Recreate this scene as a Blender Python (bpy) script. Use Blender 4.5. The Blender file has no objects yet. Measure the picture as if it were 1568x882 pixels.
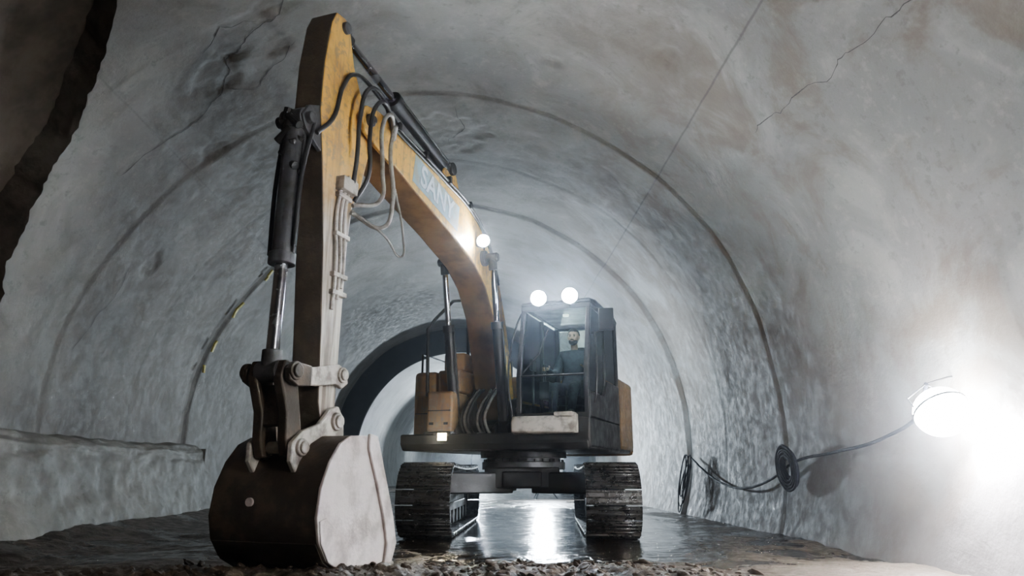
import bpy, bmesh, math, random
import numpy as np
from mathutils import Vector, Matrix, noise
random.seed(7)
R=math.radians
scene=bpy.context.scene
# ------------------------------------------------------------------ helpers
class NT:
    def __init__(s,name):
        s.m=bpy.data.materials.new(name); s.m.use_nodes=True
        s.t=s.m.node_tree; s.n=s.t.nodes; s.l=s.t.links
        s.b=s.n.get('Principled BSDF'); s.out=s.n.get('Material Output')
    def set(s,sock,v):
        if isinstance(v,bpy.types.NodeSocket): s.l.new(v,sock)
        else: sock.default_value=v
    def math(s,op,a,b=0.0,c=None,clamp=False):
        n=s.n.new('ShaderNodeMath'); n.operation=op; n.use_clamp=clamp
        s.set(n.inputs[0],a); s.set(n.inputs[1],b)
        if c is not None: s.set(n.inputs[2],c)
        return n.outputs[0]
    def coord(s,k='Object'):
        return s.n.new('ShaderNodeTexCoord').outputs[k]
    def noise(s,scale,detail=4,rough=.55,vec=None,dist=0,out=0):
        n=s.n.new('ShaderNodeTexNoise'); n.inputs['Scale'].default_value=scale
        n.inputs['Detail'].default_value=detail; n.inputs['Roughness'].default_value=rough
        n.inputs['Distortion'].default_value=dist
        if vec is not None: s.l.new(vec,n.inputs['Vector'])
        return n.outputs[out]
    def voro(s,scale,vec=None,feature='F1'):
        n=s.n.new('ShaderNodeTexVoronoi'); n.feature=feature; n.inputs['Scale'].default_value=scale
        if vec is not None: s.l.new(vec,n.inputs['Vector'])
        return n.outputs['Distance']
    def map(s,v,a,b,c=0.0,d=1.0,smooth=True):
        n=s.n.new('ShaderNodeMapRange'); n.interpolation_type='SMOOTHSTEP' if smooth else 'LINEAR'
        s.set(n.inputs[0],v); 
        for i,x in enumerate((a,b,c,d)): n.inputs[i+1].default_value=x
        return n.outputs[0]
    def mix(s,f,a,b,blend='MIX'):
        n=s.n.new('ShaderNodeMix'); n.data_type='RGBA'; n.blend_type=blend
        s.set(n.inputs[0],f)
        for sock,v in ((n.inputs[6],a),(n.inputs[7],b)):
            if isinstance(v,(tuple,list)): v=(v[0],v[1],v[2],1)
            s.set(sock,v)
        return n.outputs[2]
    def bump(s,h,strength=.3,dist=.02):
        n=s.n.new('ShaderNodeBump'); n.inputs['Strength'].default_value=strength; n.inputs['Distance'].default_value=dist
        s.l.new(h,n.inputs['Height']); s.l.new(n.outputs[0],s.b.inputs['Normal'])
    def sep(s,v):
        n=s.n.new('ShaderNodeSeparateXYZ'); s.l.new(v,n.inputs[0]); return n.outputs
    def col(s,v): 
        if isinstance(v,(tuple,list)): v=(v[0],v[1],v[2],1)
        s.set(s.b.inputs['Base Color'],v)
    def rough(s,v): s.set(s.b.inputs['Roughness'],v)

def simple(name,col,rough=.5,metal=0,dirt=None,amt=.5,scale=6,bump=.15,spec=None):
    k=NT(name); c=k.coord()
    n=k.noise(scale,4,.6,c)
    if dirt is None: dirt=tuple(x*.45 for x in col)
    f=k.map(n,.42,.68,0,amt)
    k.col(k.mix(f,col,dirt)); k.rough(k.map(n,.3,.7,max(0.05,rough-.12),min(1,rough+.15)))
    k.b.inputs['Metallic'].default_value=metal
    if spec is not None: k.b.inputs['Specular IOR Level'].default_value=spec
    if bump>.1: k.bump(k.noise(scale*7,3,.6,c),bump,.01)
    return k.m

def emis(name,col,st):
    k=NT(name); k.col((.9,.9,.9)); k.b.inputs['Emission Color'].default_value=(*col,1)
    k.b.inputs['Emission Strength'].default_value=st
    try: k.m.cycles.emission_sampling='NONE'
    except Exception: pass
    return k.m

def empty(name,loc=(0,0,0),rz=0,parent=None):
    e=bpy.data.objects.new(name,None); scene.collection.objects.link(e); e.location=loc; e.rotation_euler=(0,0,rz)
    e.empty_display_size=.2
    if parent: e.parent=parent
    return e

def finish(bm,name,mat,parent=None,bevel=0,smooth=35,seg=2):
    me=bpy.data.meshes.new(name); bmesh.ops.recalc_face_normals(bm,faces=bm.faces[:]); bm.to_mesh(me); bm.free()
    ob=bpy.data.objects.new(name,me); scene.collection.objects.link(ob)
    for m in (mat if isinstance(mat,(list,tuple)) else [mat]): me.materials.append(m)
    if parent: ob.parent=parent
    if smooth:
        me.shade_smooth(); me.set_sharp_from_angle(angle=R(smooth))
    if bevel:
        b=ob.modifiers.new('b','BEVEL'); b.width=bevel; b.segments=seg; b.limit_method='ANGLE'; b.angle_limit=R(40)
        b.harden_normals=False
    return ob

def add_box(bm,c,s,rot=None,mi=0):
    M=Matrix.Translation(Vector(c))
    if rot is not None: M=M@(rot if isinstance(rot,Matrix) else Matrix.Rotation(rot,4,'Z'))
    M=M@Matrix.Diagonal((s[0],s[1],s[2],1))
    r=bmesh.ops.create_cube(bm,size=1,matrix=M)
    for v in r['verts']:
        for f in v.link_faces: f.material_index=mi
def add_cyl(bm,p1,p2,r,r2=None,seg=24,mi=0,caps=True):
    p1=Vector(p1);p2=Vector(p2);d=p2-p1
    M=Matrix.Translation((p1+p2)/2)@d.to_track_quat('Z','Y').to_matrix().to_4x4()
    rr=bmesh.ops.create_cone(bm,cap_ends=caps,segments=seg,radius1=r,radius2=r if r2 is None else r2,depth=d.length,matrix=M)
    for v in rr['verts']:
        for f in v.link_faces: f.material_index=mi
def add_prism(bm,pts,x0,x1,mi=0):
    a=[bm.verts.new((x0,-u,z)) for u,z in pts]; b=[bm.verts.new((x1,-u,z)) for u,z in pts]
    n=len(pts); fs=[bm.faces.new(a),bm.faces.new(b[::-1])]
    for i in range(n): fs.append(bm.faces.new((a[i],b[i],b[(i+1)%n],a[(i+1)%n])))
    for f in fs: f.material_index=mi
    return fs
def box(name,c,s,mat,parent=None,bevel=.01,rot=None):
    bm=bmesh.new(); add_box(bm,c,s,rot); return finish(bm,name,mat,parent,bevel)
def cyl(name,p1,p2,r,mat,parent=None,r2=None,seg=24,bevel=0):
    bm=bmesh.new(); add_cyl(bm,p1,p2,r,r2,seg); return finish(bm,name,mat,parent,bevel)
def prism(name,pts,x0,x1,mat,parent=None,bevel=.012,front=None):
    bm=bmesh.new(); fs=add_prism(bm,pts,x0,x1)
    if front is not None:
        bmesh.ops.recalc_face_normals(bm,faces=bm.faces[:])
        for f in bm.faces:
            f.normal_update()
            if front(f.normal): f.material_index=1
    return finish(bm,name,mat,parent,bevel)
def tube(name,pts,r,mat,parent=None,smooth=True,cyclic=False):
    cu=bpy.data.curves.new(name,'CURVE'); cu.dimensions='3D'; cu.bevel_depth=r; cu.bevel_resolution=3; cu.resolution_u=8
    sp=cu.splines.new('BEZIER' if smooth else 'POLY')
    if smooth:
        sp.bezier_points.add(len(pts)-1)
        for p,q in zip(sp.bezier_points,pts): p.co=q; p.handle_left_type=p.handle_right_type='AUTO'
    else:
        sp.points.add(len(pts)-1)
        for p,q in zip(sp.points,pts): p.co=(*q,1)
    sp.use_cyclic_u=cyclic; cu.use_fill_caps=True
    cu.materials.append(mat); ob=bpy.data.objects.new(name,cu); scene.collection.objects.link(ob)
    if parent: ob.parent=parent
    return ob
def U(u,z,x=-.25): return (x,-u,z)      # boom-plane coords
def light(name,kind,loc,energy,col,parent=None,size=.2,target=None,spot=None,blend=.5):
    l=bpy.data.lights.new(name,kind); l.energy=energy; l.color=col
    if kind=='AREA': l.shape='DISK'; l.size=size
    else: l.shadow_soft_size=size
    if spot: l.spot_size=R(spot); l.spot_blend=blend
    o=bpy.data.objects.new(name,l); scene.collection.objects.link(o); o.location=loc
    if parent: o.parent=parent
    if target is not None:
        o.rotation_euler=(Vector(target)-Vector(loc)).to_track_quat('-Z','Y').to_euler()
    return o

# ------------------------------------------------------------------ tunnel
CX,CZ,RAD=-.78,1.34,4.5
G0=.10   # mean ground level
JOINTS=[4.6,6.6,8.7,10.8,12.8,15.0,17.2,19.4,21.6]
JW={4.6:.05,6.6:.12,8.7:.3,10.8:.45,12.8:.8,15.0:.4,17.2:.5,19.4:.35,21.6:.4}
k_low_hi=3.1
def concrete(name,base=(.192,.185,.170),joints=True):
    k=NT(name); c=k.coord(); X,Y,Z=k.sep(c)
    big=k.noise(.35,3,.6,c); med=k.noise(1.3,6,.64,c,.5); fine=k.noise(7,6,.72,c)
    col=k.mix(k.map(big,.36,.66),tuple(x*.72 for x in base),tuple(x*1.12 for x in base))
    col=k.mix(k.map(med,.48,.66,0,.60),col,(base[0]*.50,base[1]*.46,base[2]*.41))
    col=k.mix(k.map(med,.46,.34,0,.35),col,(base[0]*1.42,base[1]*1.42,base[2]*1.40))
    col=k.mix(k.map(fine,.52,.70,0,.40),col,(base[0]*1.5,base[1]*1.48,base[2]*1.43))
    col=k.mix(k.map(fine,.46,.32,0,.60),col,(base[0]*.40,base[1]*.37,base[2]*.33))
    h=k.math('ADD',k.math('MULTIPLY',fine,.6),k.math('MULTIPLY',med,1.0))
    if joints:
        warp=k.noise(1.3,5,.65,c,0,1)
        dv=k.n.new('ShaderNodeVectorMath'); dv.operation='ADD'; k.l.new(warp,dv.inputs[0]); k.l.new(c,dv.inputs[1])
        WX,WY,WZ=k.sep(warp)
        st=k.math('MULTIPLY',k.map(k.math('ADD',k.math('MULTIPLY',big,.5),k.math('MULTIPLY',med,.5)),.45,.55),k.map(X,.3,2.6,.15,1.0))
        col=k.mix(k.math('MULTIPLY',st,.72),col,(.110,.082,.058))
        low=k.map(k.math('ADD',Z,k.math('MULTIPLY',med,1.8)),k_low_hi,1.0,0,.75)  # lower wall dirt, darkened further by shade painted into the colour
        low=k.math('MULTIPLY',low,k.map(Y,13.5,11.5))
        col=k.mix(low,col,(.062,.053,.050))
        ang=k.math('ARCTAN2',k.math('SUBTRACT',Z,CZ),k.math('SUBTRACT',X,CX))
        wob=k.math('MULTIPLY',k.math('SUBTRACT',WX,.5),.16)
        yy=k.math('ADD',Y,wob); tot=None
        brk=k.map(WY,.40,.58,.06,1)
        for y0 in JOINTS:
            d=k.math('ABSOLUTE',k.math('SUBTRACT',yy,y0))
            m=k.map(d,.004,.022,JW[y0],0); tot=m if tot is None else k.math('MAXIMUM',tot,m)
        tot=k.math('MULTIPLY',tot,k.math('MULTIPLY',brk,k.map(X,-1.0,1.5,.9,.3)))
        wa=k.math('ADD',ang,k.math('MULTIPLY',wob,.05))
        for a0,s0 in ((R(47),.7),(R(133),.3)):
            d=k.math('ABSOLUTE',k.math('SUBTRACT',wa,a0)); m=k.map(d,.001,.004,s0,0); tot=k.math('MAXIMUM',tot,m)
        cell=k.voro(1.1,dv.outputs[0])
        chip=k.math('MULTIPLY',k.map(cell,.04,.09,1,0),k.map(WZ,.5,.56,0,.6))
        tot=k.math('MAXIMUM',tot,chip)
        col=k.mix(k.math('MULTIPLY',tot,.8),col,(.035,.03,.025))
    k.col(col); k.rough(k.map(fine,.3,.7,.6,.88)); k.bump(h,.42,.035)
    return k.m
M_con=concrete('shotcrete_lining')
M_bench=concrete('bench_concrete',base=(.235,.228,.208),joints=False)
M_rock=simple('raw_rock',(.085,.065,.046),.85,0,(.035,.028,.020),.9,1.5,.8)
M_black=simple('black_membrane',(.005,.005,.006),.9,0,None,.5,3,.05,.1)
M_crack=simple('crack_shadow_dirt',(.05,.045,.04),.95,0,None,.5,30)

YS=[(-30,-10),(60,-10),(105,-10),(112,1),(118,4.3),(125.5,5.75),(134,6.5),(145,6.98),(164,7.42),(180,7.2),(215,7.0)]
def ystart(th):
    y=np.interp(th,[a for a,b in YS],[b for a,b in YS])
    return y+(.16*noise.noise(Vector((th*.16,3.1,0)))+.07*noise.noise(Vector((th*.8,9,0))) if y>-9 else 0)
SPALL=[(114,6.95,.42),(121,7.35,.34),(109,6.5,.2),(87,9.8,.6),(54,6.4,.16),(128,8.6,.2),(150,9.6,.2),(70,7.4,.14)]
def lin_r(th,y):
    if y>24.95: base=3.6
    elif y>12.8: base=RAD-.06
    elif y>8.7: base=RAD-.012
    else: base=RAD
    p=Vector((math.cos(R(th))*RAD,y,math.sin(R(th))*RAD))
    msk=max(0,min(1,.5+1.6*noise.noise(p*.6+Vector((9,2,4)))))
    r=base+.05*noise.noise(p*.45)+.018*noise.noise(p*1.5)+.010*msk*noise.noise(p*4)+.004*msk*noise.noise(p*9)
    for j in JOINTS:
        d=abs(y-j)
        if d<.06: r+=.014*JW[j]*(1-d/.06)
        if 0<y-j<.5: r-=.006*(1-(y-j)/.5)
    for (t,yy,rr) in SPALL:
        dt=(th-t)*RAD*.01745; dy=y-yy
        if abs(dt)<rr*1.6 and abs(dy)<rr*1.6:
            d=math.sqrt(dt*dt+dy*dy)/rr+.55*noise.noise(p*3.1)+.3*noise.noise(p*8)
            if d<1: r+=.028*min(1,(1-d)*5)+.012*noise.noise(p*11)
    return r
def P3(th,y,r): return (CX+r*math.cos(R(th)),y,CZ+r*math.sin(R(th)))
ys=list(np.arange(-10,3,.3))+list(np.arange(3,14,.045))+list(np.arange(14,25,.14))+[24.95]
def lining(name,t0,t1,mat):
    n=int((t1-t0)/.65); ths=np.linspace(t0,t1,n+1)
    V=[];F=[]
    for th in ths:
        s=ystart(th)
        for y in ys:
            yy=max(y,s); V.append(P3(th,yy,lin_r(th,yy)))
    m=len(ys)
    S=[ystart(t) for t in ths]
    for i in range(n):
        for j in range(m-1):
            if ys[j+1]<=min(S[i],S[i+1]): continue
            F.append((i*m+j,(i+1)*m+j,(i+1)*m+j+1,i*m+j+1))
    me=bpy.data.meshes.new(name); me.from_pydata(V,[],F); me.validate(); me.materials.append(mat); me.shade_smooth()
    ob=bpy.data.objects.new(name,me); scene.collection.objects.link(ob); return ob
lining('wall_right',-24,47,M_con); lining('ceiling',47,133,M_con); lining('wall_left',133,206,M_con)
# cracks: jagged dark ribbons following the lining surface
def crack(bm,path,w):
    pts=[]
    for (a,b) in zip(path[:-1],path[1:]):
        L=math.hypot((b[0]-a[0])*RAD*.01745,b[1]-a[1]); n=max(2,int(L/.05))
        for i in range(n):
            t=i/n; pts.append([a[0]+(b[0]-a[0])*t,a[1]+(b[1]-a[1])*t])
    pts.append(list(path[-1])); n=len(pts); rows=[]
    for i,(t,y) in enumerate(pts):
        q=Vector((t*.3,y*3,w*50)); t2=t+.9*noise.noise(q*1.3)+.35*noise.noise(q*5); y2=y+.07*noise.noise(q*1.3+Vector((7,7,7)))+.03*noise.noise(q*5+Vector((3,1,7)))
        ww=w*(.3+1.1*abs(noise.noise(q*2.2)))*min(1,i/3+.1,(n-1-i)/3+.1)
        a=pts[min(i+1,n-1)];b=pts[max(i-1,0)]; dt=(a[0]-b[0])*RAD*.01745;dy=a[1]-b[1];l=math.hypot(dt,dy)+1e-6
        nt,ny=-dy/l,dt/l
        rows.append([bm.verts.new(P3(t2+s*nt*ww/(RAD*.01745),y2+s*ny*ww,lin_r(t2,y2)-.006)) for s in(-1,1)])
    for r0,r1 in zip(rows[:-1],rows[1:]): bm.faces.new((r0[0],r0[1],r1[1],r1[0]))
bm=bmesh.new()
for pth,w in (([(106,6.3),(110,6.75),(114,6.9),(119,7.25),(121,7.6),(126.6,7.85),(134,7.86),(141,7.8)],.011),
              ([(121,7.6),(117,7.8),(112,7.5),(108,7.2)],.008),([(112,6.8),(116,6.6),(121,6.9)],.008),
              ([(35.3,3.4),(35.5,4.1),(36,4.83),(37.6,5.7),(39,6.4)],.006),
              ([(86,9.0),(84,9.6),(88,10.2)],.006),([(150,9.2),(158,9.3),(168,9.0)],.006)):
    crack(bm,pth,w)
finish(bm,'wall_cracks',M_crack,None,0,0)
def gridobj(name,fn,na,nb,mat,parent=None,smooth=True):
    V=[fn(i/na,j/nb) for i in range(na+1) for j in range(nb+1)]
    F=[(i*(nb+1)+j,(i+1)*(nb+1)+j,(i+1)*(nb+1)+j+1,i*(nb+1)+j+1) for i in range(na) for j in range(nb)]
    me=bpy.data.meshes.new(name); me.from_pydata(V,[],F); me.materials.append(mat)
    if smooth: me.shade_smooth()
    ob=bpy.data.objects.new(name,me); scene.collection.objects.link(ob)
    if parent: ob.parent=parent
    return ob
def rim(a,b):
    th=106+100*a; y=ystart(th); r=lin_r(th,y)+.75*b
    return P3(th,y+.03*noise.noise(Vector((th*.7,b*4,1))),r)
gridobj('trim_1',rim,140,6,simple('lining_edge',(.08,.065,.05),.85,0,(.035,.03,.024),.8,3,.6))
def rock(a,b):
    th=98+110*a; y=-10+18.5*b
    p=Vector((th*.09,y,0)); r=4.86+.07*noise.noise(p*.5)+.03*noise.noise(p*2.7)
    return P3(th,y,r)
gridobj('wall_rock',rock,160,160,M_rock)
def ann(a,b):
    th=-22+226*a; return P3(th,24.9+.3*b,4.75-1.12*b)
gridobj('trim_2',ann,90,6,M_black)
def inner(a,b):
    th=-20+220*a; y=25.2+40*b
    return P3(th,y,3.6+.02*noise.noise(Vector((th*.05,y*.5,0))))
M_con2=concrete('inner_lining',base=(.36,.37,.36),joints=False)
gridobj('wall_inner_lining',inner,100,120,M_con2)
def endw(a,b): return P3(360*a,65.1,3.7*b+.001)
gridobj('wall_end',endw,48,4,M_con2)
def bench(a,b):
    y=-3+15.9*a
    n=.06*noise.noise(Vector((y*.9,b*4,0)))+.03*noise.noise(Vector((y*3,b*11,3)))+.012*noise.noise(Vector((y*9,b*30,7)))
    prof=[(-5.45,1.30),(-5.02,1.22),(-4.86,1.13),(-4.84,.95),(-4.78,.6),(-4.66,.25),(-4.5,-.2)]
    t=b*(len(prof)-1); i=min(int(t),len(prof)-2); f=t-i
    x=prof[i][0]*(1-f)+prof[i+1][0]*f; z=prof[i][1]*(1-f)+prof[i+1][1]*f
    return (x+n,y,z+n*.6)
gridobj('trim_bench_left',bench,420,60,M_bench)
bm=bmesh.new(); add_prism(bm,[(-12.88,-.2),(-12.98,-.2),(-12.98,1.2),(-12.88,1.2)],-5.3,-4.86); finish(bm,'trim_bench_end',M_bench)

# ------------------------------------------------------------------ floor
def puddle(x,y):
    a=max(0,1-((x-.75)/2.0)**2-((y-10.8)/5.0)**2)
    b=max(0,1-((x-2.9-.12*(y-9))/.5)**2) if 6.0<y<20 else 0
    return min(1,2.5*max(a,b*.6))
def fh(x,y):
    p=Vector((x,y,0))
    z=.05*noise.noise(p*.7)+.025*noise.noise(p*2.3)+.014*noise.noise(p*7)+.005*noise.noise(p*16)
    mud=math.exp(-((y-5.15)/.7)**2)*(1 if x<1.0 else math.exp(-((x-1.0)/.8)**2))*(1 if x>-3 else math.exp(-((x+3)/1.2)**2))
    m2=.5+.5*noise.noise(p*5)
    z+=mud*(.03+.07*m2+.05*noise.noise(p*11)+.035*noise.noise(p*22))
    z*=(1-.88*puddle(x,y))
    if y>9: z*=.5
    z+=.12*max(0,(-3.9-x))*1.2
    return z+G0-.01
nx=380; yr=list(np.arange(-6,3,.2))+list(np.arange(3,8,.022))+list(np.arange(8,20,.08))+list(np.arange(20,66,1))
V=[];F=[]
xs=np.linspace(-5.6,4.1,nx)
for y in yr:
    for x in xs: V.append((x,y,fh(x,y)))
for j in range(len(yr)-1):
    for i in range(nx-1): F.append((j*nx+i,j*nx+i+1,(j+1)*nx+i+1,(j+1)*nx+i))
me=bpy.data.meshes.new('floor'); me.from_pydata(V,[],F); me.shade_smooth()
k=NT('wet_mud_floor'); c=k.coord(); X,Y,Z=k.sep(c)
n1=k.noise(.9,5,.65,c,.5); n2=k.noise(7,4,.6,c); n3=k.noise(40,3,.6,c)
dx=k.math('DIVIDE',k.math('SUBTRACT',X,.75),2.2); dy=k.math('DIVIDE',k.math('SUBTRACT',Y,10.8),5.1)
el=k.math('ADD',k.math('MULTIPLY',dx,dx),k.math('MULTIPLY',dy,dy))
pud=k.map(k.math('ADD',el,k.math('MULTIPLY',k.math('SUBTRACT',n1,.5),3.0)),1.05,.7)
small=k.math('MULTIPLY',k.map(n1,.50,.57),k.map(Y,5.6,6.4))
pud=k.math('MAXIMUM',pud,k.math('MULTIPLY',small,.85))
col=k.mix(k.map(n2,.35,.7),(.032,.022,.014),(.085,.060,.039))
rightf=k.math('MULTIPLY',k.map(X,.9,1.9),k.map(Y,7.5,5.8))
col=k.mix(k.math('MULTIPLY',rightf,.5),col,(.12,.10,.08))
col=k.mix(k.math('MULTIPLY',k.map(n3,.45,.7),.4),col,(.015,.011,.007))
col=k.mix(k.math('MULTIPLY',pud,.6),col,(.020,.015,.010))
k.col(col)
ro=k.math('SUBTRACT',k.map(n2,.35,.65,.58,.34),k.math('MULTIPLY',pud,.48),clamp=True)
ro=k.math('MAXIMUM',ro,k.map(n2,.4,.65,.07,.22)); k.rough(ro)
hh=k.math('ADD',k.math('MULTIPLY',n2,1.0),k.math('MULTIPLY',n3,.4))
hh=k.math('MULTIPLY',hh,k.math('SUBTRACT',1.26,pud)); k.bump(hh,.7,.03)
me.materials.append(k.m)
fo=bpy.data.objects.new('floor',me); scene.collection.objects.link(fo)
bm=bmesh.new()
for i in range(850):
    x=random.gauss(.45,.8) if i%4 else random.uniform(-2.5,2.0); y=random.uniform(4.6,6.0)
    if x>2.2 or x<-2.8: continue
    s=random.choice((.008,.010,.012,.015,.018,.024,.035))*random.uniform(.7,1.2)
    M=Matrix.Translation((x,y,fh(x,y)-s*.02))@Matrix.Rotation(random.random()*6,4,Vector((random.random()*.4,random.random()*.4,1)).normalized())@Matrix.Diagonal((s*random.uniform(.9,2.0),s,s*random.uniform(.5,.8),1))
    r=bmesh.ops.create_icosphere(bm,subdivisions=2,radius=1,matrix=M)
    for v in r['verts']: v.co+=(v.co-M.translation)*.7*noise.noise(v.co*55)
finish(bm,'mud_clods',simple('mud',(.062,.043,.028),.55,0,(.025,.017,.011),.7,20,.5,.35),None,0,60)

# ------------------------------------------------------------------ excavator materials
def paint(name,col,dustz=None,dirtamt=.55,rough=.42):
    k=NT(name); c=k.coord(); X,Y,Z=k.sep(c)
    n=k.noise(2.5,5,.65,c,.4); f=k.noise(14,4,.65,c)
    mp=k.n.new('ShaderNodeMapping'); mp.inputs['Scale'].default_value=(9,9,.8); k.l.new(c,mp.inputs[0]); s=k.noise(1.5,4,.6,mp.outputs[0])
    o=k.mix(k.map(n,.46,.68,0,dirtamt),col,(col[0]*.38,col[1]*.36,col[2]*.5+.015))
    o=k.mix(k.map(s,.50,.68,0,.6),o,(.17,.14,.11))
    o=k.mix(k.map(f,.51,.63,0,.62),o,(.22,.195,.16))
    if dustz:
        g=k.math('ADD',Z,k.math('MULTIPLY',k.math('SUBTRACT',n,.5),1.2))
        o=k.mix(k.map(g,dustz[0],dustz[1],.90,0),o,k.mix(k.map(s,.4,.65),(.52,.49,.44),(.17,.145,.12)))
    k.col(o); k.rough(k.map(f,.3,.7,rough-.1,rough+.25)); k.bump(f,.12,.008); return k.m
M_yel=paint('yellow_paint',(.72,.40,.07))
M_stick=paint('stick_paint',(.70,.38,.06),(2.7,3.5))
M_shade_grime=simple('shaded_grime',(.06,.042,.028),.6,0,(.15,.11,.07),.5,5,.3)  # stick's front face: grime with its shade painted into the colour
M_belly=simple('boom_belly_shade',(.18,.088,.030),.5,0,(.08,.045,.025),.7,3,.2)  # shade under the boom, put into the underside's colour
M_house=paint('dark_yellow_panels',(.35,.20,.085),dirtamt=.6)
M_blk=simple('black_frame',(.010,.010,.011),.5,0,(.04,.034,.028),.35,7)
M_gry=simple('grey_steel',(.07,.07,.075),.5,.3,(.03,.027,.022),.7,6)
M_dust=simple('dusty_steel',(.54,.50,.44),.6,0,(.13,.11,.09),.8,7,.3)
M_rod=simple('chrome_rod',(.55,.56,.6),.18,1,(.3,.3,.3),.3,5,.02)
M_track=simple('track_steel',(.075,.072,.07),.30,.85,(.04,.034,.028),.5,12,.15)
M_buck=simple('bucket_back_steel',(.036,.026,.018),.45,.35,(.12,.085,.055),.6,4,.35)
M_bside=simple('bucket_side_lit',(.70,.62,.59),.6,0,(.24,.19,.165),.7,4,.4)  # pale near side of the bucket: lamplight painted into its colour
M_hose=simple('rubber_hose',(.02,.02,.022),.5,bump=0)
M_hosed=simple('dusty_hose',(.30,.29,.27),.6,0,(.1,.09,.08),.6,12,0)
M_lamp=emis('lamp_lens',(.80,.90,1),500)
M_lampw=emis('warm_lamp_lens',(1,.82,.5),40)
k=NT('cab_glass'); k.n.remove(k.b)
tr=k.n.new('ShaderNodeBsdfTransparent'); tr.inputs[0].default_value=(.80,.90,.85,1)
gl=k.n.new('ShaderNodeBsdfGlossy'); gl.inputs['Roughness'].default_value=.03; gl.inputs[0].default_value=(.5,.5,.5,1)
fr=k.n.new('ShaderNodeFresnel'); fr.inputs[0].default_value=1.10; ms=k.n.new('ShaderNodeMixShader')
k.l.new(fr.outputs[0],ms.inputs[0]); k.l.new(tr.outputs[0],ms.inputs[1]); k.l.new(gl.outputs[0],ms.inputs[2]); k.l.new(ms.outputs[0],k.out.inputs[0])
M_glass=k.m

S=(.55,9.8,0); YAW=R(-22)
EX=empty('excavator',S)
UC=empty('undercarriage',(0,0,.105),R(-5),EX)
UP=empty('upper_structure',(0,0,0),YAW,EX)

# ---- undercarriage
def track(name,cx):
    bm=bmesh.new(); hs=1.40; r=.362; zc=.405; W=.61
    Lp=4*hs+2*math.pi*r; N=48
    for i in range(N):
        s=(i+.3)/N*Lp
        if s<2*hs: p=(-hs+s, zc-r); ang=0; 
        elif s<2*hs+math.pi*r:
            a=(s-2*hs)/r; p=(hs+r*math.sin(a),zc-r*math.cos(a)); ang=a
        elif s<4*hs+math.pi*r:
            q=s-2*hs-math.pi*r; p=(hs-q,zc+r-.03*math.sin(q/(2*hs)*math.pi)); ang=math.pi
        else:
            a=(s-4*hs-math.pi*r)/r; p=(-hs-r*math.sin(a),zc+r*math.cos(a)); ang=math.pi+a
        t=Vector((0,math.cos(ang),math.sin(ang))); n=Vector((0,math.sin(ang),-math.cos(ang)))
        M=Matrix(((1,0,0,cx),(0,t.y,n.y,p[0]),(0,t.z,n.z,p[1]),(0,0,0,1)))
        pl=.158
        for (oy,oz,sy,sz,sx) in ((0,.012,pl,.022,W),(-.062,.036,.016,.034,W*.985),(0,.034,.013,.028,W*.985),(.058,.034,.013,.028,W*.985)):
            bmesh.ops.create_cube(bm,size=1,matrix=M@Matrix.Translation((0,oy,oz))@Matrix.Diagonal((sx,sy,sz,1)))
        for ox in (-.09,.09):
            bmesh.ops.create_cube(bm,size=1,matrix=M@Matrix.Translation((ox,0,-.045))@Matrix.Diagonal((.035,.15,.08,1)))
    finish(bm,name,M_track,UC,.004,seg=1)
    bm=bmesh.new()
    add_box(bm,(cx,0,.42),(.26,2.3,.28)); add_box(bm,(cx,0,.29),(.34,2.0,.10))
    for y in np.linspace(-1.05,1.05,7): add_cyl(bm,(cx-.17,y,.17),(cx+.17,y,.17),.095)
    for y in (-.5,.5): add_cyl(bm,(cx-.12,y,.65),(cx+.12,y,.65),.05)
    for y in (-1.40,1.40):
        add_cyl(bm,(cx-.05,y,zc),(cx+.05,y,zc),.30,seg=32); add_cyl(bm,(cx-.16,y,zc),(cx+.16,y,zc),.13)
        add_cyl(bm,(cx-.11,y,zc),(cx+.11,y,zc),.25,seg=32)
    finish(bm,name+'_frame',M_gry,UC,.01)
track('track_1',-1.06); track('track_2',1.04)
bm=bmesh.new()
add_box(bm,(0,0,.64),(.95,1.3,.26))
for sx in (-1,1):
    for sy in (-1,1):
        add_box(bm,(sx*.6,sy*.62,.58),(.95,.28,.26),Matrix.Rotation(sx*sy*R(25),4,'Z'))
add_box(bm,(0,-.66,.62),(.5,.04,.2))
finish(bm,'center_frame',M_blk,UC,.02)
bm=bmesh.new(); add_cyl(bm,(0,0,.74),(0,0,.84),.56,seg=48); add_cyl(bm,(0,0,.84),(0,0,.89),.50,seg=48); add_cyl(bm,(0,0,.89),(0,0,.975),.58,seg=48)
for i in range(30):
    a=i/30*6.283; add_cyl(bm,(.53*math.cos(a),.53*math.sin(a),.74),(.53*math.cos(a),.53*math.sin(a),.875),.014,seg=6)
finish(bm,'slew_ring',M_gry,UC,.005)

# ---- house
bm=bmesh.new()
add_prism(bm,[(1.22,1.07),(1.28,1.15),(1.28,1.27),(-1.3,1.27),(-1.3,1.07)],-1.2,1.22)
finish(bm,'deck_frame',M_blk,UP,.02)
def rbox(name,x0,x1,u0,u1,z0,z1,mat,bev=.05):
    bm=bmesh.new(); add_box(bm,((x0+x1)/2,-(u0+u1)/2,(z0+z1)/2),(x1-x0,u1-u0,z1-z0)); return finish(bm,name,mat,UP,bev,seg=3)
rbox('toolbox_lower',-.87,-.52,.72,1.22,1.30,1.80,M_house,.03)
rbox('toolbox_base',-.9,-.50,.7,1.25,1.10,1.30,M_gry,.02)
rbox('toolbox_upper',-.84,-.52,.35,.98,1.805,2.10,M_house,.03)
rbox('step_cover',-.82,-.52,-.1,.85,2.10,2.34,M_house,.03)
rbox('fuel_tank_cover',-1.22,-.88,-.75,.92,1.1,2.10,M_house,.06)
rbox('engine_hood',-1.2,.28,-1.5,-.05,1.25,2.12,M_house,.08)
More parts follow.
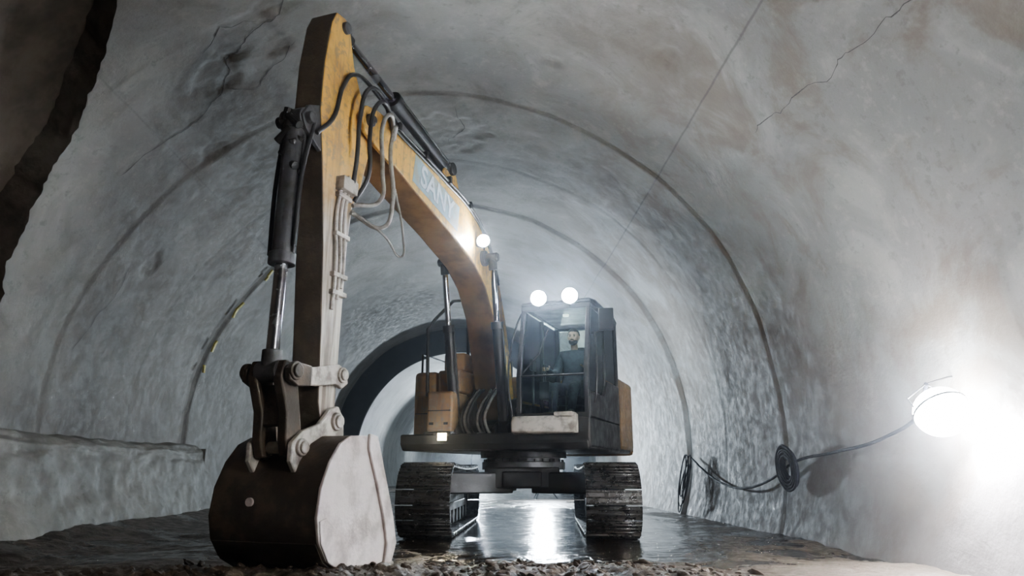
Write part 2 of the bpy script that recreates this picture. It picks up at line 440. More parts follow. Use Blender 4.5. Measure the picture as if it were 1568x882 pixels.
rbox('side_panel',.34,1.24,-1.5,-.5,1.1,2.1,M_house,.06)
pts=[]
for i in range(17):
    a=math.pi*i/16; pts.append((1.22*math.cos(a),1.5+.5*math.sin(a)**.7))
bm=bmesh.new(); lo=[bm.verts.new((x,y,1.05)) for x,y in pts]; hi=[bm.verts.new((x,y,2.05)) for x,y in pts]
bm.faces.new(lo); bm.faces.new(hi[::-1])
for i in range(17): bm.faces.new((lo[i],hi[i],hi[(i+1)%17],lo[(i+1)%17]))
finish(bm,'counterweight',M_house,UP,.05)
cyl('exhaust_pipe',(-.6,1.1,2.1),(-.6,1.1,2.5),.05,M_blk,UP)
bm=bmesh.new()
add_box(bm,(-.695,-1.224,1.56),(.31,.008,.012)); add_box(bm,(-.80,-1.228,1.40),(.05,.02,.03)); add_box(bm,(-.6,-1.228,1.40),(.05,.02,.03))
add_box(bm,(-1.05,-.925,1.55),(.26,.01,.012))
finish(bm,'panel_latches',M_blk,UP)
bm=bmesh.new(); add_box(bm,(-.63,-1.262,1.23),(.24,.03,.14)); finish(bm,'headlamp_housing',M_blk,UP,.01)
box('headlamp_lens',(-.62,-1.282,1.235),(.12,.012,.09),M_lampw,UP,.02)
light('headlamp_light','SPOT',(-.62,-1.33,1.235),25,(1,.85,.6),UP,.05,(.3,-6,.6),130)
tube('handrail_front',[(-.90,-1.15,1.75),(-.92,-1.15,2.62),(-.84,-1.1,2.76),(-.66,-.95,3.02),(-.58,-.8,3.06),(-.55,-.7,2.95),(-.56,-.65,2.3)],.024,M_blk,UP,False)
tube('handrail_side',[(-1.16,-.8,2.08),(-1.16,-.8,2.35),(-1.16,.5,2.35),(-1.16,.5,2.02)],.016,M_blk,UP,False)
bm=bmesh.new()
for x in (-.50,0.0):
    add_prism(bm,[(-.1,1.2),(1.15,1.2),(1.15,1.32),(.95,1.45),(.55,1.72),(.3,1.78),(.1,1.7)],x-.02,x+.02)
add_cyl(bm,(-.56,-.36,1.58),(.06,-.36,1.58),.06); add_cyl(bm,(-.62,-.98,1.34),(.12,-.98,1.34),.045)
add_box(bm,(-.25,-.2,1.3),(.46,1.0,.12))
finish(bm,'boom_bracket',M_blk,UP,.008)
bm=bmesh.new(); add_box(bm,(-.25,-1.2,1.14),(.5,.06,.16)); add_box(bm,(-.25,-.1,1.45),(.44,.3,.3)); finish(bm,'valve_block',M_gry,UP,.01)
for i,x in enumerate((-.42,-.36,-.3,-.2,-.14,-.08)):
    o=.03*(i%3)
    tube('deck_hose_%d'%i,[(x,-.55,1.35),(x+.01,-1.02-o,1.28),(x-.01,-1.14-o,1.40+o),(x,-1.06-o,1.6),(x+.02,-.88,1.75+o),(x,-.72,1.85)],.019,M_hosed if i%2 else M_hose,UP)

# ---- cab
C0,C1=.35,1.24
bm=bmesh.new()
add_prism(bm,[(-.48,1.1),(1.24,1.1),(1.30,1.22),(1.28,1.44),(-.48,1.44)],C0,C1)
finish(bm,'cab_base',M_blk,UP,.02)
prism('cab_front_sill',[(1.31,1.24),(1.44,1.26),(1.44,1.38),(1.40,1.45),(1.30,1.45)],.33,1.08,M_dust,UP,.02)
bm=bmesh.new(); add_box(bm,(.98,-1.39,1.46),(.22,.2,.05)); add_box(bm,(1.08,-1.36,1.36),(.06,.12,.22)); finish(bm,'cab_step',M_dust,UP,.012)
prism('cab_door_panel',[(-.45,1.44),(1.24,1.44),(1.26,1.72),(.5,1.74),(.3,1.95),(-.45,1.95)],C1-.03,C1+.01,M_blk,UP,.01)
prism('cab_right_panel',[(-.45,1.44),(1.24,1.44),(1.26,1.62),(-.45,1.66)],C0-.01,C0+.03,M_blk,UP,.01)
bm=bmesh.new(); add_box(bm,((C0+C1)/2,.46,1.66),(C1-C0,.05,.62)); finish(bm,'cab_rear_panel',M_blk,UP,.01)
bm=bmesh.new()
def post(p,q,w=.06,d=.06): 
    p=Vector(p);q=Vector(q);dd=q-p
    M=Matrix.Translation((p+q)/2)@dd.to_track_quat('Z','Y').to_matrix().to_4x4()@Matrix.Diagonal((w,w,dd.length,1))
    bmesh.ops.create_cube(bm,size=1,matrix=M)
TZ=2.80
for x in (C0+.03,C1-.03):
    post((x,-1.25,1.42),(x,-1.27,1.95)); post((x,-1.27,1.93),(x,-1.06,TZ)); post((x,-1.06,TZ-.01),(x,-.9,TZ+.05))
    post((x,.44,1.44),(x,.40,TZ+.05),.07); post((x,-.35,1.5),(x,-.32,TZ+.05),.05)
    post((x,-1.05,TZ+.01),(x,.42,TZ+.03),.06)
post((C0,-1.26,1.46),(C1,-1.26,1.46)); post((C0,-1.07,TZ),(C1,-1.07,TZ)); post((C0,.42,TZ+.01),(C1,.42,TZ+.01)); post((C0+.02,-1.275,1.93),(C1-.02,-1.275,1.93),.025)
finish(bm,'cab_pillars',M_blk,UP,.012)
prism('cab_roof',[(-.48,TZ+.02),(1.0,TZ+.02),(1.12,TZ+.03),(1.08,TZ+.09),(.8,TZ+.13),(-.3,TZ+.13),(-.48,TZ+.09)],C0-.01,C1+.01,M_blk,UP,.03)
bm=bmesh.new()
add_prism(bm,[(1.262,1.95),(1.268,1.95),(1.066,2.77),(1.06,2.77)],C0+.05,C1-.05)
add_prism(bm,[(1.246,1.49),(1.252,1.49),(1.268,1.92),(1.262,1.92)],C0+.05,C1-.05)
add_prism(bm,[(-.40,1.97),(.28,1.97),(.5,1.76),(1.22,1.75),(1.03,2.78),(-.38,2.78)],C1-.025,C1-.019)
add_prism(bm,[(-.40,1.68),(1.22,1.65),(1.24,1.93),(1.03,2.78),(-.38,2.78)],C0+.019,C0+.025)
finish(bm,'cab_windows',M_glass,UP)
M_seat=simple('seat_fabric',(.03,.03,.033),.8)
bm=bmesh.new(); add_box(bm,(.79,-.30,1.70),(.5,.5,.12)); add_box(bm,(.79,-.02,2.02),(.44,.12,.58),Matrix.Rotation(R(-8),4,'X')); add_box(bm,(.79,.04,2.40),(.22,.08,.14))
add_box(bm,(.79,-.28,1.54),(.36,.4,.22)); finish(bm,'operator_seat',M_seat,UP,.04,seg=3)
bm=bmesh.new()
for x in (.52,1.06):
    add_box(bm,(x,-.45,1.82),(.13,.5,.22)); add_cyl(bm,(x,-.66,1.93),(x,-.68,2.06),.014,seg=10); add_cyl(bm,(x,-.68,2.04),(x,-.69,2.15),.024,.03,12)
for x in (.70,.88): add_cyl(bm,(x,-1.0,1.45),(x,-.95,1.78),.012,seg=8); add_box(bm,(x,-1.02,1.5),(.11,.2,.03)); 
add_box(bm,(.47,-1.0,2.1),(.04,.16,.14)); add_cyl(bm,(.47,-1.0,1.6),(.47,-1.0,2.1),.015)
finish(bm,'control_console',M_gry,UP,.015)
cyl('operator_fill_disc',(.8,-.62,2.80),(.8,-.62,2.775),.04,emis('operator_fill_glow',(.9,1,.95),3),UP)  # added glowing disc that goes with the operator fill
light('operator_fill_light','AREA',(.8,-.62,2.765),3.5,(.85,1,.92),UP,.1,(.8,-.45,1.8))  # added fill light to brighten the operator
bm=bmesh.new(); add_box(bm,(1.43,-1.10,2.60),(.18,.05,.27),R(12)); add_cyl(bm,(1.24,-1.1,2.76),(1.43,-1.08,2.72),.012,seg=10); add_cyl(bm,(1.24,-1.14,2.42),(1.43,-1.08,2.48),.012,seg=10)
finish(bm,'mirror',M_blk,UP,.012)
tube('cab_handrail',[(C1+.05,-1.2,1.6),(C1+.07,-1.22,1.7),(C1+.07,-1.16,2.35),(C1+.05,-1.12,2.45)],.014,M_blk,UP)
tube('wiper_arm',[(.42,-1.275,1.96),(.62,-1.235,2.2),(.72,-1.16,2.5)],.008,M_blk,UP,False)
tube('cab_front_guard',[(.30,-1.28,1.45),(.25,-1.3,1.9),(.30,-1.12,2.6),(.34,-1.05,2.75)],.014,M_blk,UP)
def lamp(name,x,u,z,d,r=.085,mat=M_lamp):
    d=Vector(d).normalized(); p=Vector((x,-u,z)); bm=bmesh.new()
    add_cyl(bm,p-d*.09,p,r*.7,r*1.08,28); add_cyl(bm,p-d*.01,p+d*.012,r*1.1,r*1.1,28); add_cyl(bm,p-d*.05,p-d*.05-Vector((0,0,r*1.25)),.012,seg=8)
    finish(bm,name+'_housing',M_blk,UP,.004)
    cyl(name+'_lens',p+d*.013,p+d*.022,r*.95,mat,UP)
    return p+d*.06
fd=Vector((.25,-1,-.05))
for i,x in enumerate((.60,1.0)):
    p=lamp('cab_lamp_%d'%i,x,1.16,2.91,fd,.10); light('cab_light_%d'%i,'SPOT',p,220,(.62,.78,1),UP,.08,p+Vector((.40,-1,-.12)),80,1.0)
p=lamp('boom_lamp',.06,1.67,3.56,(.2,-1,.0),.08); light('boom_light','SPOT',p,130,(.88,.94,1),UP,.07,p+Vector((.10,-1,-.1)),172,.6)
box('boom_lamp_bracket',(.0,-1.62,3.56),(.1,.05,.1),M_blk,UP)
p=lamp('rear_lamp',.3,-1.6,2.3,(0,1,.25),.08); light('rear_light','AREA',p,170,(.66,.83,1),UP,.3,p+Vector((.0,1,.5)))

# ---- boom
BP=[(.20,1.62),(.28,1.49),(.44,1.48),(.58,1.62),(.80,2.2),(1.02,2.75),(1.3,3.08),(1.65,3.27),(2.4,3.45),(3.3,3.62),(3.95,3.76),(4.0,3.9),(3.95,4.08),(3.6,4.13),(2.6,4.05),(1.75,3.92),(1.25,3.7),(.85,3.3),(.58,2.8),(.36,2.2)]
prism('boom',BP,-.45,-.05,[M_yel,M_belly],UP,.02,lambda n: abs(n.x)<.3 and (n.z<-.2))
bm=bmesh.new()
for x in (-.445,-.055):
    add_prism(bm,[(3.75,3.68),(4.1,3.74),(4.30,3.80),(4.36,3.93),(4.28,4.06),(4.1,4.1),(3.75,4.12)],x-.02,x+.02)
finish(bm,'boom_tip_fork',M_yel,UP,.008)
bm=bmesh.new(); add_cyl(bm,(-.50,-4.23,3.93),(0,-4.23,3.93),.06); add_cyl(bm,(-.53,-4.23,3.93),(.03,-4.23,3.93),.035)
add_cyl(bm,(-.66,-1.42,3.42),(.16,-1.42,3.42),.05); add_cyl(bm,(-.50,-1.42,3.42),(0,-1.42,3.42),.1)
finish(bm,'boom_pins',M_gry,UP,.006)
bm=bmesh.new()
for x in (-.33,-.17): add_prism(bm,[(1.75,3.85),(2.5,4.0),(2.3,4.38),(2.1,4.38)],x-.015,x+.015)
finish(bm,'arm_cylinder_bracket',M_yel,UP,.006)
def ram(name,p,q,f,r,rr,mat=M_blk,parent=UP):
    p=Vector(p);q=Vector(q);m=p.lerp(q,f);d=(q-p).normalized(); bm=bmesh.new()
    add_cyl(bm,p,m,r); add_cyl(bm,m-d*.09,m,r*1.22); add_cyl(bm,p,p+d*.1,r*1.1); 
    ax=Vector((1,0,0)); add_cyl(bm,p-ax*r*1.2,p+ax*r*1.2,r*1.05); add_cyl(bm,q-ax*r*1.1,q+ax*r*1.1,r*.95); add_cyl(bm,q-d*.16,q,rr*1.5)
    off=Vector((r*1.15,0,0)); add_cyl(bm,p+d*.15+off,m-d*.08+off,.014,seg=8)
    finish(bm,name+'_barrel',mat,parent,.006); cyl(name+'_rod',m,q,rr,M_rod,parent)
ram('arm_cylinder',U(2.2,4.32,-.20),U(4.54,4.70,-.20),.58,.075,.042,M_blk)
for s,x in enumerate((-.58,.08)):
    ram('boom_cylinder_%d'%s,U(.98,1.34,x),U(1.42,3.42,x),.62,.062,.037,M_blk)
for i in range(4):
    x=-.03+(.0 if i<2 else -.14*(i-1)); dz=-.05*(i if i<2 else 0)
    z0=.07 if i>=2 else 0
    tube('boom_pipe_%d'%i,[(x,-.9,3.25+dz+z0),(x,-1.3,3.7+dz+z0),(x,-1.8,3.93+dz+z0),(x,-2.6,4.03+dz+z0),(x,-3.6,4.1+dz+z0),(x,-3.85,4.12+dz+z0)],.016,M_blk if i%2 else M_gry,UP)
bm=bmesh.new()
for u,z in ((1.9,3.95),(2.5,4.04),(3.1,4.08),(3.7,4.12)): add_box(bm,(-.12,-u,z),(.24,.05,.09))
finish(bm,'pipe_clamps',M_blk,UP,.006)
cu=bpy.data.curves.new('boom_lettering','FONT'); cu.body='SANY'; cu.size=.34; cu.extrude=.002; cu.align_x='CENTER'; cu.align_y='CENTER'; cu.offset=.008
cu.materials.append(simple('decal_white',(.6,.68,.75),.5,0,(.35,.4,.45),.6,8,0)); to=bpy.data.objects.new('boom_lettering',cu); scene.collection.objects.link(to); to.parent=UP
sl=R(9); Mx=Matrix(((0,0,1,-.046),(math.cos(sl),math.sin(sl),0,-2.75),(-math.sin(sl),math.cos(sl),0,3.77),(0,0,0,1))); to.matrix_local=Mx
bm=bmesh.new(); bmesh.ops.create_cube(bm,size=1,matrix=Mx@Matrix.Translation((0,0,-.004))@Matrix.Diagonal((1.15,.32,.004,1)))
finish(bm,'boom_decal_panel',simple('decal_blue',(.24,.36,.44),.5,0,(.3,.27,.2),.7,6,0),UP)

# ---- stick
SP=[(4.50,4.72),(4.58,4.78),(4.72,4.76),(4.78,4.62),(4.84,4.2),(4.85,3.75),(4.77,3.3),(4.68,2.6),(4.63,1.9),(4.60,1.35),(4.54,1.14),(4.44,1.08),(4.38,1.14),(4.37,1.4),(4.36,2.0),(4.34,2.7),(4.30,3.05),(4.18,3.3),(4.08,3.65),(4.09,3.95),(4.24,4.15),(4.40,4.4)]
prism('stick',SP,-.385,-.115,[M_stick,M_shade_grime],UP,.014,lambda n: n.y<-.7)
bm=bmesh.new(); add_cyl(bm,(-.42,-4.58,4.68),(-.08,-4.58,4.68),.055)
for x in (-.35,-.15): add_prism(bm,[(4.7,3.85),(4.98,3.72),(5.06,3.6),(5.0,3.5),(4.7,3.35)],x-.02,x+.02)
add_cyl(bm,(-.42,-4.98,3.6),(-.08,-4.98,3.6),.05)
finish(bm,'stick_lugs',M_gry,UP,.006)
ram('bucket_cylinder',U(4.98,3.6),U(5.03,1.54),.60,.085,.05,M_gry)
tube('bucket_cylinder_line_1',[(-.36,-4.98,3.5),(-.38,-5.0,3.0),(-.37,-5.01,2.45)],.018,M_hose,UP)
tube('bucket_cylinder_line_2',[(-.13,-4.9,3.6),(-.12,-5.02,3.1),(-.14,-5.02,2.5)],.018,M_hose,UP)
bm=bmesh.new()
for i in range(16):
    add_cyl(bm,(-.25+random.uniform(-.12,.12),-4.98+random.uniform(-.09,.05),3.05+i*.035),(-.25+random.uniform(-.12,.12),-4.98+random.uniform(-.09,.05),3.15+i*.035),.035,seg=10)
finish(bm,'cylinder_fittings',M_blk,UP,.004)
for i,u in enumerate((4.42,4.47,4.53)):
    tube('stick_pipe_%d'%i,[(-.08,-u+.1,3.3),(-.09,-u,3.12),(-.09,-u,2.5-.08*i),(-.09,-u-.02,2.3-.1*i)],.016,M_dust,UP)
bm=bmesh.new()
for z in (3.1,2.75,2.4,2.25): add_box(bm,(-.095,-4.47,z),(.05,.2,.04))
add_box(bm,(-.08,-4.46,3.2),(.1,.22,.12))
finish(bm,'stick_pipe_clamps',M_dust,UP,.006)
hs=[[(-.03,-3.85,4.10),(.02,-4.15,4.24),(.03,-4.38,4.15),(.03,-4.48,3.85),(.0,-4.45,3.45),(-.06,-4.40,3.2)],
    [(-.03,-3.82,4.05),(.05,-4.1,4.16),(.06,-4.30,4.0),(.06,-4.36,3.7),(.03,-4.30,3.35),(-.06,-4.36,3.1)],
    [(-.03,-3.8,4.0),(.06,-4.0,4.08),(.08,-4.18,3.9),(.08,-4.15,3.45),(.05,-4.1,3.2),(-.06,-4.38,3.05)],
    [(-.03,-3.78,3.95),(.08,-3.95,3.98),(.1,-4.06,3.7),(.1,-3.98,3.2),(.06,-4.05,2.95),(-.06,-4.40,2.98)],
    [(-.10,-3.6,4.2),(-.1,-4.0,4.32),(-.08,-4.42,4.30),(-.05,-4.65,4.05),(-.06,-4.75,3.7),(-.1,-4.9,3.5)]]
for i,h in enumerate(hs): tube('arm_hose_%d'%i,h,.02,M_hosed if i in(2,3) else M_hose,UP)
tube('slack_hose',[(-.06,-4.40,3.0),(.1,-4.1,2.85),(.14,-3.85,2.72),(.12,-3.80,2.95),(.1,-3.95,3.35)],.012,M_hosed,UP)

# ---- linkage
bm=bmesh.new()
for x in (-.44,-.06):
    add_prism(bm,[(4.32,1.52),(4.36,1.63),(4.46,1.66),(4.82,1.59),(4.82,1.455),(4.72,1.46),(4.50,1.50),(4.40,1.47)],x-.022,x+.022)
    add_prism(bm,[(4.82,1.60),(5.0,1.61),(5.09,1.56),(5.08,1.47),(4.98,1.43),(4.82,1.45)],x-.024,x+.024,1)
finish(bm,'rocker_links',[M_dust,M_buck],UP,.010)
bm=bmesh.new()
for x in (-.36,-.14):
    add_prism(bm,[(5.10,1.50),(5.06,1.62),(4.95,1.62),(4.90,1.5),(4.84,1.25),(4.79,1.02),(4.84,.92),(4.95,.93),(4.99,1.05),(5.0,1.25)],x-.04,x+.04)
add_box(bm,(-.25,-4.93,1.3),(.2,.1,.3))
finish(bm,'bucket_link',M_buck,UP,.012)
bm=bmesh.new()
for u,z,r,mi in ((4.42,1.58,.045,0),(5.02,1.54,.05,1),(4.45,1.21,.05,0),(4.88,1.0,.045,0)):
    add_cyl(bm,(-.50,-u,z),(.0,-u,z),r,mi=mi); add_cyl(bm,(-.48,-u,z),(-.44,-u,z),r*1.4,mi=mi); add_cyl(bm,(-.06,-u,z),(-.02,-u,z),r*1.4,mi=mi)
finish(bm,'linkage_pins',[M_dust,M_buck],UP,.006)
# ---- bucket
curve=[(4.40,1.10),(4.62,1.09),(4.76,1.03),(4.88,.90),(4.97,.72),(5.0,.52),(4.96,.36),(4.86,.23),(4.70,.15),(4.50,.12),(4.30,.12),(4.10,.14)]
def shell(bm,pts,x0,x1,t):
    cx_,cz_=4.45,.6
    out=pts; inn=[]
    for u,z in pts:
        d=Vector((u-cx_,z-cz_)).normalized(); inn.append((u-d.x*t,z-d.y*t))
    n=len(pts); A=[[bm.verts.new((x,-u,z)) for u,z in P] for x in (x0,x1) for P in (out,inn)]
    o0,i0,o1,i1=A
    for i in range(n-1):
        for q in ((o0[i],o0[i+1],o1[i+1],o1[i]),(i0[i],i1[i],i1[i+1],i0[i+1]),(o0[i],i0[i],i0[i+1],o0[i+1]),(o1[i],o1[i+1],i1[i+1],i1[i])): bm.faces.new(q)
    bm.faces.new((o0[0],o1[0],i1[0],i0[0])); bm.faces.new((o0[-1],i0[-1],i1[-1],o1[-1]))
bm=bmesh.new(); shell(bm,curve,-.69,.19,.03); finish(bm,'bucket_shell',M_buck,UP,0,50)
side=curve+[(4.02,.16),(3.95,.27),(4.02,.45),(4.16,.75),(4.32,1.04)]
prism('bucket_side_1',side,.19,.215,M_bside,UP,.006); prism('bucket_side_2',side,-.715,-.69,M_buck,UP,.006)
cut=[(4.40,1.115),(4.28,1.10),(4.12,.78),(3.98,.48),(3.91,.27),(3.98,.13),(4.1,.11),(4.06,.28),(4.14,.5),(4.28,.78),(4.40,1.0)]
prism('bucket_side_cutter',cut,.215,.24,M_bside,UP,.008)
prism('bucket_side_cutter_2',cut,-.74,-.715,M_buck,UP,.008)
prism('bucket_wear_plate',[(4.98,.5),(4.95,.35),(4.85,.22),(4.68,.14),(4.5,.115),(4.45,.2),(4.56,.32),(4.75,.42),(4.9,.52)],.215,.228,M_bside,UP,.006)
bm=bmesh.new(); add_prism(bm,[(4.12,.11),(3.98,.13),(3.95,.17),(4.12,.18)],-.7,.2)
for i in range(5):
    x=-.62+i*.185; add_prism(bm,[(4.06,.19),(4.08,.10),(3.86,.085),(3.80,.10),(3.86,.14)],x-.045,x+.045)
finish(bm,'bucket_teeth',M_dust,UP,.006)
bm=bmesh.new()
for x in (-.43,-.07):
    add_prism(bm,[(4.32,1.05),(4.34,1.24),(4.42,1.33),(4.52,1.31),(4.66,1.18),(4.86,1.12),(4.98,1.03),(4.98,.9),(4.90,.8),(4.6,.95)],x-.022,x+.022)
finish(bm,'bucket_ears',M_dust,UP,.01)
bm=bmesh.new(); shell(bm,[(u+.012*(u-4.45),z-.014) for u,z in curve[6:11]],-.69,.19,.02); finish(bm,'bucket_wear_strip',M_buck,UP,0)
cyl('bucket_plug',(-.35,-5.0,.62),(-.35,-5.02,.62),.03,M_bside,UP)

# ------------------------------------------------------------------ operator
def skin_part(V,E,Rr,root=0,sub=2):
    me=bpy.data.meshes.new('tmp'); me.from_pydata(V,E,[]); ob=bpy.data.objects.new('tmp',me); scene.collection.objects.link(ob)
    sk=ob.modifiers.new('s','SKIN'); sk.use_smooth_shade=True
    for i,r in enumerate(Rr):
        rr=r if isinstance(r,tuple) else (r,r); me.skin_vertices[0].data[i].radius=rr
        me.skin_vertices[0].data[i].use_root=(i==root)
    sb=ob.modifiers.new('u','SUBSURF'); sb.levels=sub; sb.render_levels=sub
    dg=bpy.context.evaluated_depsgraph_get(); dg.update(); m2=bpy.data.meshes.new_from_object(ob.evaluated_get(dg))
    bpy.data.objects.remove(ob); return m2
bm=bmesh.new()
def addmesh(m,mi):
    n0=len(bm.faces); bm.from_mesh(m); bm.faces.ensure_lookup_table()
    for f in bm.faces[n0:]: f.material_index=mi; f.smooth=True
hx=.79
V=[(hx,-.26,1.86),(hx,-.20,2.0),(hx,-.17,2.16),(hx,-.16,2.30),(hx,-.17,2.40),
   (hx-.17,-.17,2.335),(hx-.245,-.22,2.10),(hx-.25,-.44,2.06),(hx+.17,-.17,2.335),(hx+.245,-.22,2.10),(hx+.25,-.44,2.06),
   (hx-.10,-.34,1.84),(hx-.13,-.74,1.86),(hx-.12,-.86,1.52),(hx+.10,-.34,1.84),(hx+.13,-.74,1.86),(hx+.12,-.86,1.52),
   (hx-.25,-.60,2.10),(hx+.25,-.60,2.10)]
E=[(0,1),(1,2),(2,3),(3,4),(3,5),(5,6),(6,7),(3,8),(8,9),(9,10),(0,11),(11,12),(12,13),(0,14),(14,15),(15,16),(7,17),(10,18)]
Rr=[(.15,.12),(.145,.11),(.165,.115),(.13,.095),(.062,.062),.075,.056,.046,.075,.056,.046,.095,.07,.052,.095,.07,.052,.036,.036]
addmesh(skin_part(V,E,Rr),0)
addmesh(skin_part([(hx,-.17,2.38),(hx,-.185,2.46),(hx,-.19,2.50)],[(0,1),(1,2)],[.055,.052,.05]),1)
def blob(c,s,mi,sub=3,fn=None):
    r=bmesh.ops.create_icosphere(bm,subdivisions=sub,radius=1)
    fs=set()
    for v in r['verts']:
        co=v.co.copy()
        if fn: co=fn(co)
        v.co=Vector((c[0]+co.x*s[0],c[1]+co.y*s[1],c[2]+co.z*s[2]))
        for f in v.link_faces: fs.add(f)
    for f in fs: f.material_index=mi; f.smooth=True
hc=(hx,-.205,2.57)
def headf(p):
    q=p.copy()
    if p.z<0: q.x*=1-.28*min(1,-p.z); 
    if p.y<0: q.y*=.92
    for sx in (-1,1):
        d=(p-Vector((sx*.38,-.9,.05))).length; q.y+=.12*math.exp(-(d/.22)**2)
    return q
blob(hc,(.076,.098,.118),1,4,headf)
blob((hx,-.302,2.555),(.013,.022,.026),1,2); blob((hx,-.308,2.543),(.017,.014,.010),1,2)
for sx in (-1,1):
    blob((hx+sx*.076,-.20,2.565),(.010,.02,.032),1,2)
    blob((hx+sx*.029,-.287,2.578),(.012,.009,.007),3,2)
    blob((hx+sx*.03,-.295,2.596),(.019,.007,.004),2,2)
blob((hx,-.294,2.512),(.022,.008,.005),4,2)
def hairf(p):
    q=p.copy()
    if p.y<-.2 and p.z<.45: q*=.86
    if p.z<-.35: q*=.85
    return q
blob((hx,-.195,2.592),(.083,.102,.112),2,4,hairf)
def beardf(p):
    q=p.copy()
    if p.z>.45: q*=.7
    return q
blob((hx,-.243,2.505),(.06,.056,.05),2,3,beardf)
blob((hx,-.298,2.527),(.028,.007,.006),2,2)
for sx in (-1,1):
    W=Vector((hx+sx*.25,-.59,2.10)); 
    pv=[W,W+Vector((sx*.005,-.04,.0)),W+Vector((sx*.008,-.08,.0))]
    addmesh(skin_part([tuple(p) for p in pv],[(0,1),(1,2)],[(.026,.022),(.036,.02),(.034,.018)]),1)
    for i,(L,dz) in enumerate(((.030,.028),(.034,.010),(.032,-.008),(.026,-.025))):
        a=W+Vector((sx*.03,-.075,dz)); b=a+Vector((sx*.012,-L,0)); c_=b+Vector((-sx*.022,-.016,-.003)); d=c_+Vector((-sx*.02,.012,-.003))
        addmesh(skin_part([tuple(p) for p in (a,b,c_,d)],[(0,1),(1,2),(2,3)],[.0095,.009,.0085,.0075],sub=1),1)
    a=W+Vector((-sx*.02,-.04,.012)); b=a+Vector((-sx*.022,-.03,.012)); c_=b+Vector((sx*.002,-.03,.004))
    addmesh(skin_part([tuple(p) for p in (a,b,c_)],[(0,1),(1,2)],[.012,.0105,.009],sub=1),1)
for sx in (-1,1):
    addmesh(skin_part([(hx+sx*.12,-.86,1.56),(hx+sx*.12,-.87,1.50),(hx+sx*.12,-.95,1.485),(hx+sx*.12,-1.04,1.48)],[(0,1),(1,2),(2,3)],[.052,.05,(.045,.035),(.042,.026)]),3)
mats=[simple('work_clothes',(.035,.04,.06),.85,0,(.02,.02,.03),.5,20),simple('skin',(.42,.25,.18),.5,0,(.33,.18,.13),.4,10,.05),
      simple('dark_hair',(.015,.012,.01),.7),simple('black_boots',(.012,.012,.012),.4),simple('lips',(.3,.13,.11),.5)]
me=bpy.data.meshes.new('excavator_operator'); bm.to_mesh(me); bm.free()
for m in mats: me.materials.append(m)
op=bpy.data.objects.new('excavator_operator',me); scene.collection.objects.link(op); op.location=S; op.rotation_euler=(0,0,YAW)

# ------------------------------------------------------------------ floodlight on right wall
FL=Vector((3.50,5.32,1.28)); fn=Vector((.04,-.61,-.79)).normalized()
F_=empty('floodlight',FL)
q=fn.to_track_quat('-Z','Y').to_matrix().to_4x4()
bm=bmesh.new()
add_cyl(bm,q@Vector((0,0,.012)),q@Vector((0,0,.07)),.20,.13,40); add_cyl(bm,q@Vector((0,0,-.004)),q@Vector((0,0,.014)),.205,.205,40)
for i in range(9):
    xx=-.104+i*.026; bmesh.ops.create_cube(bm,size=1,matrix=q@Matrix.Translation((xx,0,.085))@Matrix.Diagonal((.008,2*math.sqrt(.125**2-xx*xx),.04,1)))
finish(bm,'lamp_housing',M_blk,F_,.004)
cyl('lamp_lens',q@Vector((0,0,-.014)),q@Vector((0,0,-.005)),.19,emis('floodlight_lens',(.9,.95,1),300),F_,seg=48)
bm=bmesh.new()   # glowing dome, shaped after the lamp's round glare
r_=bmesh.ops.create_uvsphere(bm,u_segments=32,v_segments=16,radius=.198,matrix=q@Matrix.Translation((0,0,-.012))@Matrix.Diagonal((1,1,.9,1)))
finish(bm,'lamp_dome',emis('floodlight_dome',(.9,.95,1),500),F_,0,60)
tube('lamp_bracket',[tuple(q@Vector((-.20,0,.03))),tuple(q@Vector((-.21,.0,.12))),(.0,.14,.22),tuple(q@Vector((.21,.0,.12))),tuple(q@Vector((.20,0,.03)))],.007,M_blk,F_,False)
tube('wall_hook',[(0,.14,.22),(.2,.15,.28),(.38,.16,.30)],.007,M_blk,F_,False)
light('lamp_light','AREA',tuple(fn*.2),440,(.92,.91,1),F_,.36,tuple(fn*1.03))
sp=Vector((-.88,-.45,.12)).normalized()
light('lamp_spill','SPOT',tuple(sp*.26),95,(.97,.97,1),F_,.1,tuple(sp*1.3),100,.9)

def wp(y,z,off=.03):
    rr=RAD-.05-off; return (CX+math.sqrt(max(.1,rr*rr-(z-CZ)**2)),y,z)
M_cable=simple('cable_sheath',(.006,.007,.012),.8,bump=0,spec=.2)
tube('power_cable',[(3.5,5.45,1.5),wp(5.8,1.3),wp(6.4,1.12),wp(7.3,1.02),wp(8.3,.93),wp(9.0,.72),wp(9.9,.60),wp(10.9,.66),wp(11.8,.85),wp(12.5,1.05)],.016,M_cable)
coil=empty('cable_coil',wp(8.35,.86,.05))
for i in range(16):
    pts=[]
    rr=.10+.009*i+random.uniform(-.006,.006)
    for j in range(14):
        a=j/14*6.283; pts.append((-.02-.012*(i%4)-.05*math.sin(a)*.3,rr*math.cos(a)*1.15,rr*math.sin(a)*1.1+random.uniform(-.008,.008)))
    tube('loop_%d'%i,pts,.014,M_cable,coil,True,True)
cb=empty('cable_bundle',wp(12.3,.72,.04))
for i in range(6):
    rr=.20+.05*i; pts=[]
    for j in range(12):
        a=j/12*6.283; pts.append((-.03-.012*i-.08*(1-math.sin(a)),(.45+.15*math.sin(i*2.1))*rr*math.cos(a)+.12*math.sin(i*1.7),rr*1.05*math.sin(a)-.05*(i%3)))
    tube('strand_%d'%i,pts,.010,M_cable,cb,True,True)
tube('rebar_hook',[P3(96,10.6,4.5),P3(95.5,10.6,4.2),P3(96.5,10.55,4.15),P3(95.5,10.5,3.98)],.018,M_blk,None,False)
bm=bmesh.new()
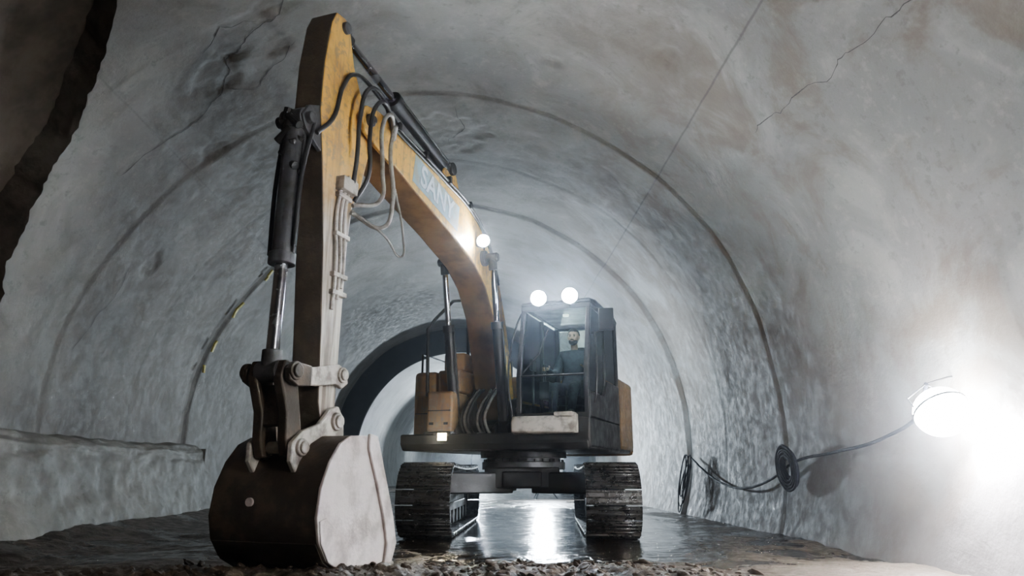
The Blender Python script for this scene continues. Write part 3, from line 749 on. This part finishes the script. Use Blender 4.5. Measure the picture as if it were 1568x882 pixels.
for th in (136.5,138,147,148.5,149.5,157,158.2,163.5):
    p=P3(th,12.72+random.uniform(-.05,.05),4.38); add_box(bm,p,(.03,.07,random.uniform(.08,.2)),Matrix.Rotation(-R(th-180)+random.uniform(-.3,.3),4,'Y'))
finish(bm,'marking_tape',simple('yellow_tape',(.55,.47,.08),.6,0,(.2,.17,.05),.7,10),None,.004)

# ------------------------------------------------------------------ lights further in / behind
def tower(name,loc,h,d,energy,col,size=.35,kind='AREA',spot=None):
    e=empty(name,loc); bm=bmesh.new()
    for a in range(3): add_cyl(bm,(0,0,.5),(.4*math.cos(a*2.1),.4*math.sin(a*2.1),0),.018,seg=8)
    add_cyl(bm,(0,0,.3),(0,0,h),.022,seg=10); d=Vector(d).normalized(); qq=d.to_track_quat('-Z','Y').to_matrix().to_4x4()
    bmesh.ops.create_cube(bm,size=1,matrix=Matrix.Translation((0,0,h+.1))@qq@Matrix.Translation((0,0,.05))@Matrix.Diagonal((.4,.3,.08,1)))
    finish(bm,'stand',M_blk,e,.005)
    bm=bmesh.new(); bmesh.ops.create_cube(bm,size=1,matrix=Matrix.Translation((0,0,h+.1))@qq@Matrix.Diagonal((.36,.26,.012,1))); finish(bm,'lens',M_lamp,e)
    light('light',kind,Vector((0,0,h+.1))+d*.03,energy,col,e,size,Vector((0,0,h+.1))+d,spot)
cool=(.74,.88,1)
tower('added_fill_tower',(1.6,19.5,G0),1.25,(.15,-1,.2),620,cool)
tower('added_fill_tower',(-.5,32,G0),2.0,(0,-1,.2),650,cool)
tower('added_fill_tower',(.6,40,G0),2.0,(0,1,.2),750,cool)
tower('added_fill_tower',(3.0,1.3,G0),2.1,(-.85,.5,.22),105,(1,.94,.87),.5)  # added off-frame fill from the right, no lamp known there
# thin dust in the tunnel air, added for the glow around lamps
k=NT('dusty_air'); k.n.remove(k.b); vs=k.n.new('ShaderNodeVolumeScatter'); vs.inputs['Color'].default_value=(.82,.90,1,1); vs.inputs['Density'].default_value=.0024; vs.inputs['Anisotropy'].default_value=.92
k.l.new(vs.outputs[0],k.out.inputs['Volume'])
bm=bmesh.new(); add_box(bm,(CX,14.5,3.0),(11.6,43,7.4)); finish(bm,'dust_haze',k.m)
w=bpy.data.worlds.new('w'); scene.world=w; w.use_nodes=True; w.node_tree.nodes['Background'].inputs[0].default_value=(.6,.57,.55,1); w.node_tree.nodes['Background'].inputs[1].default_value=.03

# ------------------------------------------------------------------ camera
cam=bpy.data.cameras.new('camera'); co=bpy.data.objects.new('camera',cam); scene.collection.objects.link(co)
co.location=(0,0,.84); co.rotation_euler=(R(90+14.5),0,R(-2.3)); cam.lens=24.75; cam.sensor_width=36; cam.clip_end=200
scene.camera=co
